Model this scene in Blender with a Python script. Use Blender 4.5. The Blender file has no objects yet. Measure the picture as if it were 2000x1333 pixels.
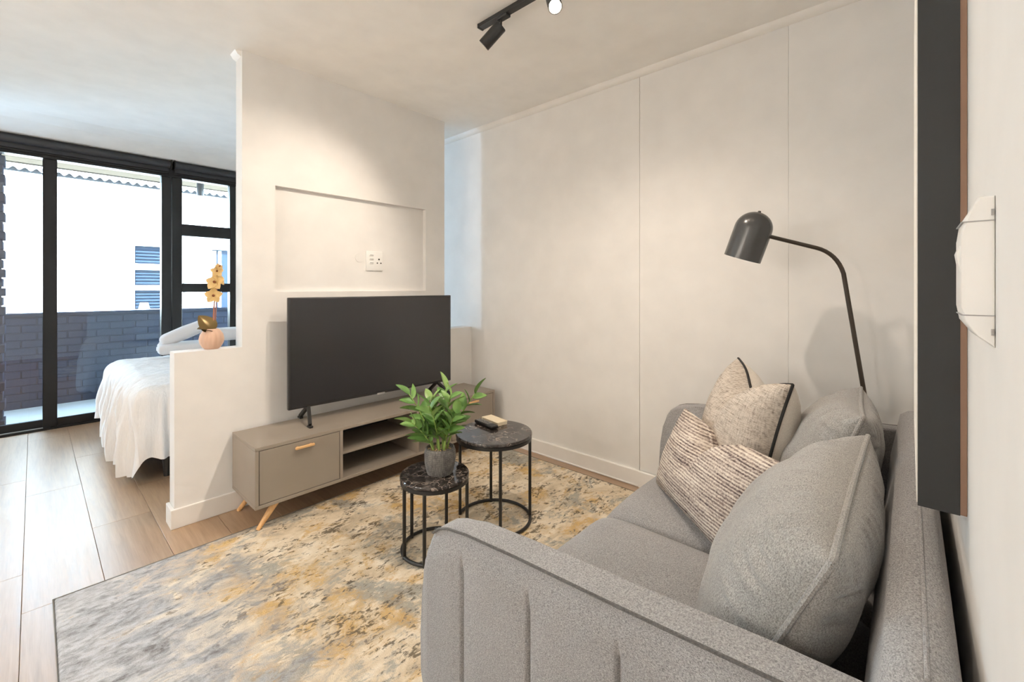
import bpy, bmesh, math, random
from mathutils import Vector, Matrix, noise

random.seed(7)
scene = bpy.context.scene
COL = scene.collection
PI = math.pi

# ------------------------------------------------------------------ camera
TH = math.atan(777 / 852.0)                      # heading of the view from +X
cam_d = bpy.data.cameras.new('camera')
cam_d.sensor_fit = 'HORIZONTAL'
cam_d.sensor_width = 36.0
cam_d.lens = 852.0 / 2000.0 * 36.0
cam_d.shift_y = -104.5 / 2000.0
cam_d.clip_start = 0.01
cam = bpy.data.objects.new('camera', cam_d)
cam.location = (0, 0, 1.245)
cam.rotation_euler = (PI / 2, 0, TH - PI / 2)
COL.objects.link(cam)
scene.camera = cam

# ------------------------------------------------------------------ world, sun, exposure
world = bpy.data.worlds.new('world')
scene.world = world
world.use_nodes = True
bg = world.node_tree.nodes['Background']
bg.inputs[0].default_value = (0.54, 0.77, 1.0, 1)
bg.inputs[1].default_value = 34.0

sun_d = bpy.data.lights.new('sun', 'SUN')
sun_d.energy = 172.0
sun_d.angle = math.radians(0.6)
sun_d.color = (0.76, 0.89, 1.0)
sun = bpy.data.objects.new('sun', sun_d)
sun.rotation_euler = Vector((0.30, 0.62, -1.05)).to_track_quat('-Z', 'Y').to_euler()
COL.objects.link(sun)

# sampling portal in the balcony door opening (guides sky sampling, gives off no light of its own)
por_d = bpy.data.lights.new('window_portal', 'AREA')
por_d.shape = 'RECTANGLE'
por_d.size, por_d.size_y = 3.1, 2.4
por_d.cycles.is_portal = True
por = bpy.data.objects.new('window_portal', por_d)
por.location = (-0.04, 5.70, 1.2)
por.rotation_euler = (-PI / 2, 0, 0)
COL.objects.link(por)

vs = scene.view_settings
vs.view_transform = 'Standard'
vs.look = 'None'
vs.exposure = 0.36
vs.gamma = 1.0
vs.use_curve_mapping = False
scene.cycles.use_denoising = True
scene.cycles.max_bounces = 9
scene.cycles.diffuse_bounces = 5
scene.cycles.use_adaptive_sampling = True
scene.cycles.adaptive_threshold = 0.02
scene.cycles.transparent_max_bounces = 12
scene.cycles.sample_clamp_indirect = 6.0
scene.cycles.caustics_reflective = True
scene.cycles.caustics_refractive = False
scene.cycles.blur_glossy = 1.0

WARM = (1.0, 0.86, 0.71)
SPOT_W = 19.0

# ------------------------------------------------------------------ helpers
def srgb(r, g, b):
    def f(v):
        v /= 255.0
        return v / 12.92 if v <= 0.04045 else ((v + 0.055) / 1.055) ** 2.4
    return (f(r), f(g), f(b), 1)

def box(bm, x0, x1, y0, y1, z0, z1, bev=0.0, seg=2, M=None):
    vs_ = [bm.verts.new((x, y, z)) for x in (x0, x1) for y in (y0, y1) for z in (z0, z1)]
    fs = [(0, 1, 3, 2), (4, 6, 7, 5), (0, 4, 5, 1), (2, 3, 7, 6), (0, 2, 6, 4), (1, 5, 7, 3)]
    faces = [bm.faces.new([vs_[i] for i in f]) for f in fs]
    geom = vs_
    if bev > 0:
        edges = list({e for f in faces for e in f.edges})
        r = bmesh.ops.bevel(bm, geom=edges, offset=bev, segments=seg, profile=0.5, affect='EDGES', clamp_overlap=True)
        geom = list({v for f in r['faces'] for v in f.verts} | {v for v in vs_ if v.is_valid})
        geom = [v for v in geom if v.is_valid]
    if M is not None:
        bmesh.ops.transform(bm, matrix=M, verts=geom)
    return geom

def ring_faces(bm, a, b):
    n = len(a)
    for i in range(n):
        bm.faces.new((a[i], a[(i + 1) % n], b[(i + 1) % n], b[i]))

def tube(bm, pts, r, seg=10, closed=False, caps=True):
    pts = [Vector(p) for p in pts]
    n = len(pts)
    rr = r if isinstance(r, (list, tuple)) else [r] * n
    rings = []
    prev = None
    for i, p in enumerate(pts):
        if closed:
            t = pts[(i + 1) % n] - pts[i - 1]
        else:
            t = pts[min(i + 1, n - 1)] - pts[max(i - 1, 0)]
        t.normalize()
        if prev is None:
            up = Vector((0, 0, 1)) if abs(t.z) < 0.9 else Vector((1, 0, 0))
            a = t.cross(up).normalized()
        else:
            a = (prev - t * prev.dot(t)).normalized()
        prev = a
        b = t.cross(a)
        rings.append([bm.verts.new(p + a * rr[i] * math.cos(2 * PI * k / seg) + b * rr[i] * math.sin(2 * PI * k / seg)) for k in range(seg)])
    for i in range(n - 1):
        ring_faces(bm, rings[i], rings[i + 1])
    if closed:
        ring_faces(bm, rings[-1], rings[0])
    elif caps:
        bm.faces.new(list(reversed(rings[0])))
        bm.faces.new(rings[-1])

def lathe(bm, prof, c=(0, 0, 0), seg=32, M=None, rib=None, cap0=True, cap1=True):
    rings = []
    allv = []
    for r, z in prof:
        ring = []
        for k in range(seg):
            a = 2 * PI * k / seg
            q = r * (1 + (rib(a, z) if rib else 0))
            v = bm.verts.new((c[0] + q * math.cos(a), c[1] + q * math.sin(a), c[2] + z))
            ring.append(v)
        rings.append(ring)
        allv += ring
    for i in range(len(rings) - 1):
        ring_faces(bm, rings[i], rings[i + 1])
    if cap0:
        bm.faces.new(list(reversed(rings[0])))
    if cap1:
        bm.faces.new(rings[-1])
    if M is not None:
        bmesh.ops.transform(bm, matrix=M, verts=allv)

def prism(bm, prof, axis, a0, a1, bev=0.0, seg=2):
    """extrude a closed 2-D profile along an axis ('X': profile is (y, z); 'Y': (x, z); 'Z': (x, y))"""
    def P(u, v, w):
        return {'X': (w, u, v), 'Y': (u, w, v), 'Z': (u, v, w)}[axis]
    A = [bm.verts.new(P(u, v, a0)) for u, v in prof]
    B = [bm.verts.new(P(u, v, a1)) for u, v in prof]
    fa = bm.faces.new(A)
    fb = bm.faces.new(list(reversed(B)))
    ring_faces(bm, A, B)
    if bev > 0:
        edges = list(set(fa.edges) | set(fb.edges))
        bmesh.ops.bevel(bm, geom=edges, offset=bev, segments=seg, profile=0.5, affect='EDGES', clamp_overlap=True)

def pmat(p):
    return Matrix.LocRotScale(p.location, p.rotation_euler, p.scale)

def obj(name, bm, mat, parent=None, local=False, smooth=True, angle=40):
    bmesh.ops.recalc_face_normals(bm, faces=bm.faces)
    me = bpy.data.meshes.new(name)
    bm.to_mesh(me)
    bm.free()
    if parent is not None and not local:
        M = pmat(parent)
        if parent.parent is not None:
            M = pmat(parent.parent) @ M
        me.transform(M.inverted())
    if smooth:
        me.shade_smooth()
        me.set_sharp_from_angle(angle=math.radians(angle))
    me.materials.append(mat)
    o = bpy.data.objects.new(name, me)
    COL.objects.link(o)
    if parent is not None:
        o.parent = parent
    return o

def inst(name, me, parent, M=None):
    o = bpy.data.objects.new(name, me)
    COL.objects.link(o)
    o.parent = parent
    if M is not None:
        o.matrix_local = M
    return o

def tag(o, label, cat, group=None):
    o['label'] = label
    o['category'] = cat
    if group:
        o['group'] = group
    return o

def struct(o, label=None):
    o['kind'] = 'structure'
    if label:
        o['label'] = label
    return o

def empty(name, loc, label, cat, rot=(0, 0, 0), group=None):
    o = bpy.data.objects.new(name, None)
    o.empty_display_size = 0.1
    o.location = loc
    o.rotation_euler = rot
    COL.objects.link(o)
    return tag(o, label, cat, group)

def BM():
    return bmesh.new()

# ------------------------------------------------------------------ materials
class N:
    def __init__(s, name, col=(0.8, 0.8, 0.8, 1), rough=0.5, metal=0.0, spec=None):
        s.m = bpy.data.materials.new(name)
        s.m.use_nodes = True
        s.t = s.m.node_tree
        s.b = s.t.nodes['Principled BSDF']
        s.b.inputs['Base Color'].default_value = col
        s.b.inputs['Roughness'].default_value = rough
        s.b.inputs['Metallic'].default_value = metal
        if spec is not None:
            s.b.inputs['Specular IOR Level'].default_value = spec
        s.co = None
    def node(s, kind, **kw):
        n = s.t.nodes.new(kind)
        for k, v in kw.items():
            if k in n.inputs:
                n.inputs[k].default_value = v
            else:
                setattr(n, k, v)
        return n
    def link(s, a, b):
        s.t.links.new(a, b)
    def coord(s, scale=(1, 1, 1), loc=(0, 0, 0), rot=(0, 0, 0)):
        if s.co is None:
            s.co = s.node('ShaderNodeTexCoord')
        mp = s.node('ShaderNodeMapping')
        mp.inputs['Scale'].default_value = scale
        mp.inputs['Location'].default_value = loc
        mp.inputs['Rotation'].default_value = rot
        s.link(s.co.outputs['Object'], mp.inputs['Vector'])
        return mp.outputs[0]
    def noise(s, scale, detail=3, rough=0.5, cs=(1, 1, 1), loc=(0, 0, 0), dist=0.0, vec=None, rot=(0, 0, 0)):
        n = s.node('ShaderNodeTexNoise', Scale=scale, Detail=detail, Roughness=rough, Distortion=dist)
        s.link(vec if vec is not None else s.coord(cs, loc, rot), n.inputs['Vector'])
        return n.outputs['Fac']
    def ramp(s, fac, stops, interp='LINEAR'):
        r = s.node('ShaderNodeValToRGB')
        r.color_ramp.interpolation = interp
        e = r.color_ramp.elements
        while len(e) < len(stops):
            e.new(0.5)
        for i, (p, c) in enumerate(stops):
            e[i].position = p
            e[i].color = c if len(c) == 4 else (*c, 1)
        s.link(fac, r.inputs[0])
        return r.outputs[0]
    def mix(s, fac, a, b, mode='MIX'):
        n = s.node('ShaderNodeMix', data_type='RGBA', blend_type=mode)
        for sock, v in ((n.inputs[0], fac), (n.inputs[6], a), (n.inputs[7], b)):
            if hasattr(v, 'is_output'):
                s.link(v, sock)
            else:
                sock.default_value = v
        return n.outputs[2]
    def math(s, op, a, b=0.0):
        n = s.node('ShaderNodeMath', operation=op)
        for sock, v in ((n.inputs[0], a), (n.inputs[1], b)):
            if hasattr(v, 'is_output'):
                s.link(v, sock)
            else:
                sock.default_value = v
        return n.outputs[0]
    def color(s, c):
        s.link(c, s.b.inputs['Base Color'])
        return s
    def roughness(s, c):
        s.link(c, s.b.inputs['Roughness'])
        return s
    def bump(s, h, strength=0.3, dist=0.002):
        n = s.node('ShaderNodeBump', Strength=strength, Distance=dist)
        s.link(h, n.inputs['Height'])
        s.link(n.outputs[0], s.b.inputs['Normal'])
        return s

def bw(v):
    return (v, v, v, 1)

def plain(name, col, rough=0.5, metal=0.0, spec=None, nb=0.0, ns=200):
    n = N(name, col, rough, metal, spec)
    f = n.noise(6, 3)
    n.color(n.mix(n.ramp(f, [(0.3, bw(0)), (0.7, bw(1))]), tuple(c * 0.97 for c in col[:3]) + (1,), tuple(min(1, c * 1.03) for c in col[:3]) + (1,)))
    if nb > 0:
        n.bump(n.noise(ns, 3), nb, 0.001)
    return n.m

m_wall = plain('wall_paint', srgb(231, 229, 226), 0.65, spec=0.3, nb=0.05, ns=150)
m_ceil = plain('ceiling_paint', srgb(246, 244, 240), 0.75, spec=0.2, nb=0.04, ns=120)
m_trim = plain('trim_paint', srgb(236, 233, 228), 0.4, spec=0.4)
m_black = plain('black_aluminium', srgb(30, 28, 27), 0.42, spec=0.25)
m_blind = plain('black_blind_fabric', srgb(44, 44, 47), 0.5, nb=0.1, ns=500)
m_blackmetal = plain('black_powder_coat', srgb(32, 31, 30), 0.42)
m_lamp = plain('lamp_gunmetal', srgb(58, 57, 56), 0.25, spec=0.6)
m_pole = plain('lamp_pole_bronze', srgb(64, 56, 48), 0.35, metal=0.4)
m_plastic_w = plain('white_plastic', srgb(236, 235, 232), 0.3)
m_dark = plain('dark_slot', srgb(40, 38, 36), 0.6)
m_tvframe = plain('tv_bezel', srgb(40, 40, 42), 0.35)
m_console = plain('taupe_lacquer', srgb(148, 138, 126), 0.42, spec=0.4)
m_console_in = plain('taupe_lacquer_inside', srgb(118, 108, 97), 0.5, spec=0.35)
m_console_back = plain('charcoal_backboard', srgb(56, 58, 66), 0.5)

def wood(name, c0, c1, sc=(3, 40, 40), rough=0.45, axis_rot=(0, 0, 0)):
    n = N(name, c0, rough)
    f = n.noise(2.0, 5, 0.6, cs=sc, dist=0.6, rot=axis_rot)
    n.color(n.ramp(f, [(0.25, c0), (0.75, c1)]))
    n.bump(f, 0.1, 0.001)
    return n.m

m_legwood = wood('light_oak_leg', srgb(190, 142, 88), srgb(222, 178, 124), (40, 40, 4))
m_handle = wood('light_oak_handle', srgb(205, 158, 104), srgb(228, 186, 134), (4, 40, 40))

def floor_mat():
    n = N('oak_plank', rough=0.42)
    info = n.node('ShaderNodeObjectInfo')
    add = n.node('ShaderNodeVectorMath', operation='ADD')
    sc = n.node('ShaderNodeVectorMath', operation='SCALE')
    comb = n.node('ShaderNodeCombineXYZ')
    n.link(info.outputs['Random'], comb.inputs[0])
    n.link(info.outputs['Random'], comb.inputs[1])
    n.link(comb.outputs[0], sc.inputs[0])
    sc.inputs['Scale'].default_value = 37.0
    n.link(n.coord(), add.inputs[0])
    n.link(sc.outputs[0], add.inputs[1])
    mp = n.node('ShaderNodeMapping')
    mp.inputs['Scale'].default_value = (30, 1.6, 1)
    n.link(add.outputs[0], mp.inputs['Vector'])
    f = n.noise(1.6, 3, 0.5, vec=mp.outputs[0], dist=0.5)
    mp2 = n.node('ShaderNodeMapping')
    mp2.inputs['Scale'].default_value = (160, 4, 1)
    n.link(add.outputs[0], mp2.inputs['Vector'])
    g = n.noise(2.0, 3, 0.6, vec=mp2.outputs[0], dist=0.4)
    base = n.ramp(f, [(0.25, srgb(144, 116, 90)), (0.5, srgb(164, 135, 107)), (0.8, srgb(178, 150, 123))])
    tone = n.mix(0.22, base, n.ramp(g, [(0.3, srgb(130, 102, 78)), (0.7, srgb(184, 154, 124))]))
    var = n.ramp(info.outputs['Random'], [(0, (0.92, 0.92, 0.92, 1)), (1, (1.06, 1.05, 1.04, 1))])
    n.color(n.mix(1.0, tone, var, 'MULTIPLY'))
    n.roughness(n.ramp(f, [(0.2, bw(0.33)), (0.8, bw(0.39))]))
    n.b.inputs['Specular IOR Level'].default_value = 0.8
    n.bump(g, 0.10, 0.0008)
    return n.m
m_floor = floor_mat()
m_subfloor = plain('dark_underlay', srgb(80, 62, 46), 0.8)

def fabric(name, c0, c1, sp=420, bump=0.5, blot=5):
    n = N(name, rough=0.95, spec=0.12)
    f = n.noise(sp, 2, 0.7)
    f2 = n.noise(sp * 0.45, 2, 0.6, cs=(1, 1, 2.2))
    w = n.mix(0.5, f, f2)
    g = n.noise(blot, 3)
    a = n.ramp(w, [(0.36, c0), (0.62, c1)])
    n.color(n.mix(1.0, a, n.ramp(g, [(0.3, (0.93, 0.93, 0.93, 1)), (0.7, (1.04, 1.04, 1.04, 1))]), 'MULTIPLY'))
    n.b.inputs['Sheen Weight'].default_value = 0.25
    n.b.inputs['Sheen Roughness'].default_value = 0.5
    n.bump(w, bump, 0.0015)
    return n.m
m_sofa = fabric('grey_woven_upholstery', srgb(101, 100, 101), srgb(174, 171, 170), 620, .5)
m_seam = fabric('dark_grey_seam', srgb(70, 68, 67), srgb(100, 97, 94))
m_backcush = fabric('grey_chenille', srgb(105, 103, 101), srgb(174, 170, 165), 560, .5)

def slub():
    n = N('slub_linen', rough=0.95, spec=0.1)
    a = n.noise(1.0, 4, 0.65, cs=(26, 420, 60), dist=0.3)
    b = n.noise(1.0, 3, 0.6, cs=(420, 40, 60))
    w = n.mix(0.4, a, b)
    n.color(n.ramp(w, [(0.36, srgb(116, 106, 98)), (0.47, srgb(176, 165, 153)), (0.62, srgb(208, 198, 186))]))
    n.bump(w, 0.4, 0.001)
    return n.m
m_slub = slub()
m_pilback = fabric('plain_greige_cloth', srgb(196, 187, 176), srgb(222, 214, 203), 500, 0.2)

def knit():
    n = N('ribbed_knit', rough=0.95, spec=0.1)
    wv = n.node('ShaderNodeTexWave', wave_type='BANDS', bands_direction='Y', Scale=30.0, Distortion=1.6, Detail=2.0)
    wv.inputs['Detail Scale'].default_value = 3.0
    n.link(n.coord(), wv.inputs['Vector'])
    s1 = n.noise(1.0, 3, 0.7, cs=(40, 260, 40))
    s2 = n.noise(1.0, 2, 0.6, cs=(190, 100, 90))
    st = n.noise(1.0, 3, 0.7, cs=(4, 60, 6), loc=(3, 1, 0))
    w = n.mix(0.55, s1, s2)
    w2 = n.mix(0.45, w, st)
    w3 = n.mix(0.13, w2, wv.outputs['Fac'])
    n.color(n.ramp(w3, [(0.36, srgb(70, 60, 60)), (0.44, srgb(136, 122, 116)), (0.53, srgb(196, 184, 172)), (0.64, srgb(228, 219, 207))]))
    n.bump(n.mix(0.5, wv.outputs['Fac'], s2), 0.8, 0.003)
    return n.m
m_knit = knit()
m_pipe = plain('black_piping', srgb(34, 32, 31), 0.8)

def cloth_white(name, c, bs=60, b=0.3, sc=(1, 1, 1)):
    n = N(name, c, 0.9, spec=0.15)
    f = n.noise(bs, 4, 0.6, cs=sc)
    n.color(n.mix(n.ramp(f, [(0.3, bw(0)), (0.7, bw(1))]), tuple(v * 0.94 for v in c[:3]) + (1,), c))
    n.bump(f, b, 0.012)
    return n.m
m_duvet = cloth_white('white_crinkle_cotton', srgb(240, 238, 236), 18, 0.9, (1, 1.6, 0.2))
m_towel = cloth_white('white_terry', srgb(240, 238, 238), 420, 0.5)
m_mattress = plain('mattress_ticking', srgb(226, 222, 216), 0.9)
m_bedbase = plain('charcoal_bed_fabric', srgb(62, 60, 60), 0.9, nb=0.2, ns=400)

def rug_mat():
    n = N('distressed_rug_pile', rough=1.0, spec=0.05)
    big = n.noise(2.1, 4, 0.55, dist=0.7, loc=(1.3, 4.1, 0))
    mid = n.noise(6.0, 6, 0.65, dist=1.0, cs=(1, 1.5, 1), loc=(5, 2, 0))
    fine = n.noise(30, 5, 0.7, cs=(1, 1.9, 1), dist=0.6, rot=(0, 0, 0.5))
    gold = n.noise(3.6, 5, 0.62, dist=1.2, loc=(9, 7, 0))
    dark = n.noise(4.6, 6, 0.72, dist=0.9, cs=(1, 1.7, 1), loc=(2, 11, 0))
    blue = n.noise(3.0, 5, 0.6, dist=0.8, loc=(14, 3, 0))
    cream = n.ramp(mid, [(0.32, srgb(186, 170, 146)), (0.5, srgb(216, 200, 174)), (0.66, srgb(232, 221, 202))])
    fg = n.ramp(n.mix(0.35, gold, fine), [(0.5, bw(0)), (0.58, bw(0.85))])
    c1 = n.mix(fg, cream, n.ramp(fine, [(0.35, srgb(176, 138, 82)), (0.6, srgb(214, 178, 118))]))
    fb = n.ramp(n.mix(0.4, blue, fine), [(0.51, bw(0)), (0.58, bw(0.8))])
    c2 = n.mix(fb, c1, n.ramp(fine, [(0.35, srgb(112, 116, 114)), (0.6, srgb(164, 164, 158))]))
    fd = n.ramp(n.mix(0.5, dark, fine), [(0.53, bw(0)), (0.575, bw(0.85))])
    c3 = n.mix(fd, c2, srgb(92, 82, 70))
    # near-left end: real grey pattern plus daylight sheen painted into the colour
    sep = n.node('ShaderNodeSeparateXYZ')
    n.link(n.coord(), sep.inputs[0])
    grad = n.math('ADD', n.math('MULTIPLY', sep.outputs[0], 1.0), n.math('MULTIPLY', n.math('SUBTRACT', mid, 0.5), 1.6))
    fe = n.ramp(grad, [(0.30, bw(0.92)), (0.72, bw(0))])
    silver_sheen = n.ramp(n.mix(0.45, mid, fine), [(0.36, srgb(112, 112, 114)), (0.48, srgb(172, 174, 178)), (0.58, srgb(208, 210, 214)), (0.68, srgb(196, 176, 146))])
    n.color(n.mix(fe, c3, silver_sheen))
    pile = n.noise(260, 2, 0.6)
    n.bump(n.mix(0.5, fine, pile), 0.7, 0.006)
    return n.m
m_rug = rug_mat()
m_rugedge = plain('rug_binding', srgb(122, 116, 108), 0.95, nb=0.3, ns=500)

def marble():
    n = N('dark_emperador_marble', rough=0.08, spec=0.6)
    v = n.node('ShaderNodeTexVoronoi', feature='DISTANCE_TO_EDGE', Scale=11.0)
    d = n.node('ShaderNodeTexNoise', Scale=9.0, Detail=5.0)
    n.link(n.coord(), d.inputs['Vector'])
    va = n.node('ShaderNodeVectorMath', operation='MULTIPLY_ADD')
    n.link(d.outputs['Color'], va.inputs[0])
    va.inputs[1].default_value = (0.26, 0.26, 0.26)
    n.link(n.coord(), va.inputs[2])
    n.link(va.outputs[0], v.inputs['Vector'])
    f = n.noise(16, 6, 0.7, dist=1.5)
    brk = n.noise(7, 3, 0.5, loc=(4, 4, 4))
    vein = n.ramp(v.outputs['Distance'], [(0.0, bw(.9)), (0.012, bw(0.3)), (0.04, bw(0))])
    vm = n.math('MULTIPLY', vein, n.ramp(brk, [(0.42, bw(0)), (0.58, bw(1))]))
    base = n.ramp(f, [(0.3, srgb(26, 24, 23)), (0.52, srgb(54, 49, 47)), (0.7, srgb(126, 118, 112))])
    n.color(n.mix(vm, base, srgb(198, 180, 166)))
    return n.m
m_marble = marble()

def concrete_pot():
    n = N('grey_diamond_pot', rough=0.85)
    w1 = n.node('ShaderNodeTexVoronoi', Scale=110.0, Randomness=0.3)
    n.link(n.coord((1, 1, 1)), w1.inputs['Vector'])
    f = n.noise(30, 3)
    n.color(n.mix(0.6, n.ramp(w1.outputs['Distance'], [(0.15, srgb(146, 142, 136)), (0.6, srgb(76, 75, 74))]), n.ramp(f, [(0.3, srgb(80, 79, 78)), (0.7, srgb(128, 124, 118))])))
    n.bump(f, 0.3, 0.002)
    return n.m
m_pot = concrete_pot()
m_pebble = plain('tan_gravel', srgb(190, 160, 118), 0.9)

def leaf_mat():
    n = N('zz_leaf', rough=0.4)
    info = n.node('ShaderNodeObjectInfo')
    f = n.noise(30, 3)
    a = n.ramp(info.outputs['Random'], [(0, srgb(84, 128, 62)), (0.6, srgb(118, 162, 84)), (1, srgb(164, 194, 116))])
    n.color(n.mix(0.25, a, n.ramp(f, [(0.3, srgb(84, 124, 60)), (0.7, srgb(160, 190, 110))])))
    return n.m
m_leaf = leaf_mat()
m_stem = plain('green_stem', srgb(138, 164, 84), 0.5)
m_potpink = plain('blush_ceramic', srgb(212, 176, 152), 0.6)
m_petal = plain('gold_orchid_petal', srgb(206, 172, 112), 0.5)
m_petal_d = plain('bronze_orchid_heart', srgb(120, 66, 32), 0.5)
m_orleaf = plain('bronze_orchid_leaf', srgb(112, 92, 52), 0.28, metal=0.45)
m_orstem = plain('copper_orchid_stem', srgb(160, 98, 70), 0.45)
m_canvas = plain('white_canvas', srgb(240, 236, 228), 0.8, nb=0.2, ns=400)
m_pframe = plain('black_frame', srgb(30, 29, 28), 0.55)
m_pback = plain('brown_backing', srgb(128, 98, 78), 0.7)
m_cream = plain('cream_card', srgb(226, 212, 184), 0.7)
m_btn = plain('grey_rubber', srgb(150, 148, 146), 0.6)
m_remote = plain('black_remote_plastic', srgb(26, 25, 25), 0.3)

def glass_mat():
    m = bpy.data.materials.new('window_glass')
    m.use_nodes = True
    t = m.node_tree
    t.nodes.clear()
    out = t.nodes.new('ShaderNodeOutputMaterial')
    mx = t.nodes.new('ShaderNodeMixShader')
    tr = t.nodes.new('ShaderNodeBsdfTransparent')
    gl = t.nodes.new('ShaderNodeBsdfGlossy')
    fr = t.nodes.new('ShaderNodeFresnel')
    fr.inputs['IOR'].default_value = 2.25
    tr.inputs[0].default_value = (0.90, 0.94, 0.97, 1)
    gl.inputs['Roughness'].default_value = 0.0
    t.links.new(fr.outputs[0], mx.inputs[0])
    t.links.new(tr.outputs[0], mx.inputs[1])
    t.links.new(gl.outputs[0], mx.inputs[2])
    t.links.new(mx.outputs[0], out.inputs[0])
    return m
m_glass = glass_mat()

n_ = N('tv_screen', srgb(46, 46, 48), 0.16, spec=0.55)
n_.roughness(n_.ramp(n_.noise(3, 2), [(0, bw(0.2)), (1, bw(0.24))]))
m_screen = n_.m

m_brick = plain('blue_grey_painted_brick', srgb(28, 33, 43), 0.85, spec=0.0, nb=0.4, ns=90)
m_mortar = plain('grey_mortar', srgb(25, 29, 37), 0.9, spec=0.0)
m_balcony = plain('balcony_screed', srgb(110, 110, 108), 0.8, nb=0.3, ns=60)
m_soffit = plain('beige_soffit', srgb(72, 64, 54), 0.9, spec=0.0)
m_house = plain('cream_render', srgb(238, 232, 220), 0.9, nb=0.3, ns=30)
m_fascia = plain('white_fascia', srgb(244, 242, 236), 0.6)
m_roof = plain('grey_corrugated_sheet', srgb(150, 150, 150), 0.6)
m_hpane = plain('blue_grey_house_pane', srgb(20, 27, 36), 0.25, spec=0.1)
m_hslat = plain('grey_blue_slat', srgb(27, 35, 45), 0.5, spec=0.0)
m_curtain = plain('pale_curtain', srgb(206, 208, 206), 0.9)

def emit(name, col, st):
    m = bpy.data.materials.new(name)
    m.use_nodes = True
    t = m.node_tree
    b = t.nodes['Principled BSDF']
    b.inputs['Base Color'].default_value = (0.9, 0.85, 0.75, 1)
    b.inputs['Emission Color'].default_value = (*col, 1)
    b.inputs['Emission Strength'].default_value = st
    return m
m_bulb = emit('lit_spot_lens', (1.0, 0.86, 0.68), 30.0)
m_fill_globe = emit('fill_opal_globe', (1.0, 0.91, 0.81), 86.0)

# ------------------------------------------------------------------ the setting
XB, YS, YP, YW, HC = 2.56, -0.07, 2.81, 5.58, 2.6      # back wall, sofa wall, partition, window line, ceiling
XL = -2.4                                              # wall behind the viewer's left

bm = BM(); box(bm, XL, XB + .1, YS - .1, 5.66, -.12, -.012)
floor = struct(obj('floor', bm, m_subfloor, smooth=False))
PW = 0.236
xs0 = -0.032 - 10 * PW
offs = [0.0, .62, 1.08, .35, .84]
k = 0
plank_cache = {}
x = xs0
while x < XB:
    x0, x1 = max(x, XL), min(x + PW, XB)
    if x1 - x0 > .01:
        kk = round((x + 0.032) / PW)
        y = 2.50 + (0 if kk == 0 else (0.34 if kk == -1 else offs[kk % 5])) - 3 * 1.38
        while y < 5.62:
            y0, y1 = max(y, YS), min(y + 1.38, 5.62)
            if y1 - y0 > .02:
                key = (round(x1 - x0, 3), round(y1 - y0, 3))
                if key not in plank_cache:
                    b = BM(); box(b, .0006, key[0] - .0006, .0006, key[1] - .0006, -.0119, 0, .0009, 1)
                    plank_cache[key] = obj('plank', b, m_floor, floor, local=True)
                    plank_cache[key].location = (x0, y0, 0)
                else:
                    inst('plank', plank_cache[key].data, floor, Matrix.Translation((x0, y0, 0)))
            y += 1.38
    x += PW

bm = BM(); box(bm, XL - .1, XB + .1, YS - .1, 5.66, HC, HC + .2)
struct(obj('ceiling', bm, m_ceil, smooth=False))
bm = BM(); box(bm, XL - .1, XB + .1, YS - .1, YS, -.12, HC)
struct(obj('wall_sofa', bm, m_wall, smooth=False))
bm = BM(); box(bm, XL - .1, XL, YS, 5.66, -.12, HC)
struct(obj('wall_left', bm, m_wall, smooth=False))
bm = BM(); box(bm, XB + .02, XB + .1, YS, 5.66, -.12, HC)
wb = struct(obj('wall_back', bm, m_wall, smooth=False))
for y0, y1, dx in ((1.2522, 5.66, 0.0), (0.4515, 1.2508, 0.0), (YS, 0.4507, -0.001)):
    b = BM(); box(b, XB + dx, XB + .021, y0, y1, -.012, HC, .0008, 1)
    obj('wall_panel', b, m_wall, wb)
# cove along the back wall
bm = BM()
prof = [(XB, HC), (XB, HC - .036), (XB - .009, HC - .034), (XB - .022, HC - .022), (XB - .03, HC - .007), (XB - .031, HC)]
prism(bm, prof, 'Y', YS, 5.6)
struct(obj('trim_1', bm, m_trim, smooth=True, angle=60))
# baseboards
def baseboard(name, prof_axis, a0, a1, base, sgn):
    b = BM()
    t, h = .016, .1
    p = [(base, 0.0), (base + sgn * t, 0.0), (base + sgn * t, h - .004), (base + sgn * (t - .004), h), (base, h)]
    prism(b, p, prof_axis, a0, a1)
    return struct(obj(name, b, m_trim, smooth=False))
baseboard('baseboard_back', 'Y', YS, 1.2505, XB - .006, -1)
bb = baseboard('baseboard_back', 'Y', 1.2525, YP, XB, -1)
b = BM(); box(b, XB - .022, XB - .016, 1.2525, YP, 0, .012, .003, 1)
obj('quarter_bead', b, m_trim, bb)
baseboard('baseboard_sofa', 'X', XL, XB, YS, 1)

# the partition: low wall with a full-height pier carrying a recessed niche
T = .11
bm = BM()
box(bm, .49, .80, YP, YP + T, 0, .905)
box(bm, 2.262, XB, YP, YP + T, 0, .905)
nx0, nx1, nz0, nz1, nd = .976, 2.074, 1.22, 1.857, .035
box(bm, .80, nx0, YP, YP + T, 0, HC)
box(bm, nx1, 2.262, YP, YP + T, 0, HC)
box(bm, nx0, nx1, YP, YP + T, 0, nz0)
box(bm, nx0, nx1, YP, YP + T, nz1, HC)
box(bm, nx0, nx1, YP + nd, YP + T, nz0, nz1)
struct(obj('wall_partition', bm, m_wall, smooth=False))
bm = BM()
t, h = .017, .1
box(bm, .49 - t, 2.45, YP - t, YP - .0005, 0, h, .002, 1)
box(bm, .49 - t, .4895, YP - .0005, YP + T, 0, h, .002, 1)
struct(obj('baseboard_partition', bm, m_trim, smooth=False))
bm = BM(); prism(bm, [(.80, HC), (.77, HC), (.782, HC - .02), (.80, HC - .03)], 'Y', YP + .02, YP + T)
struct(obj('trim_2', bm, m_trim))

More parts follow.
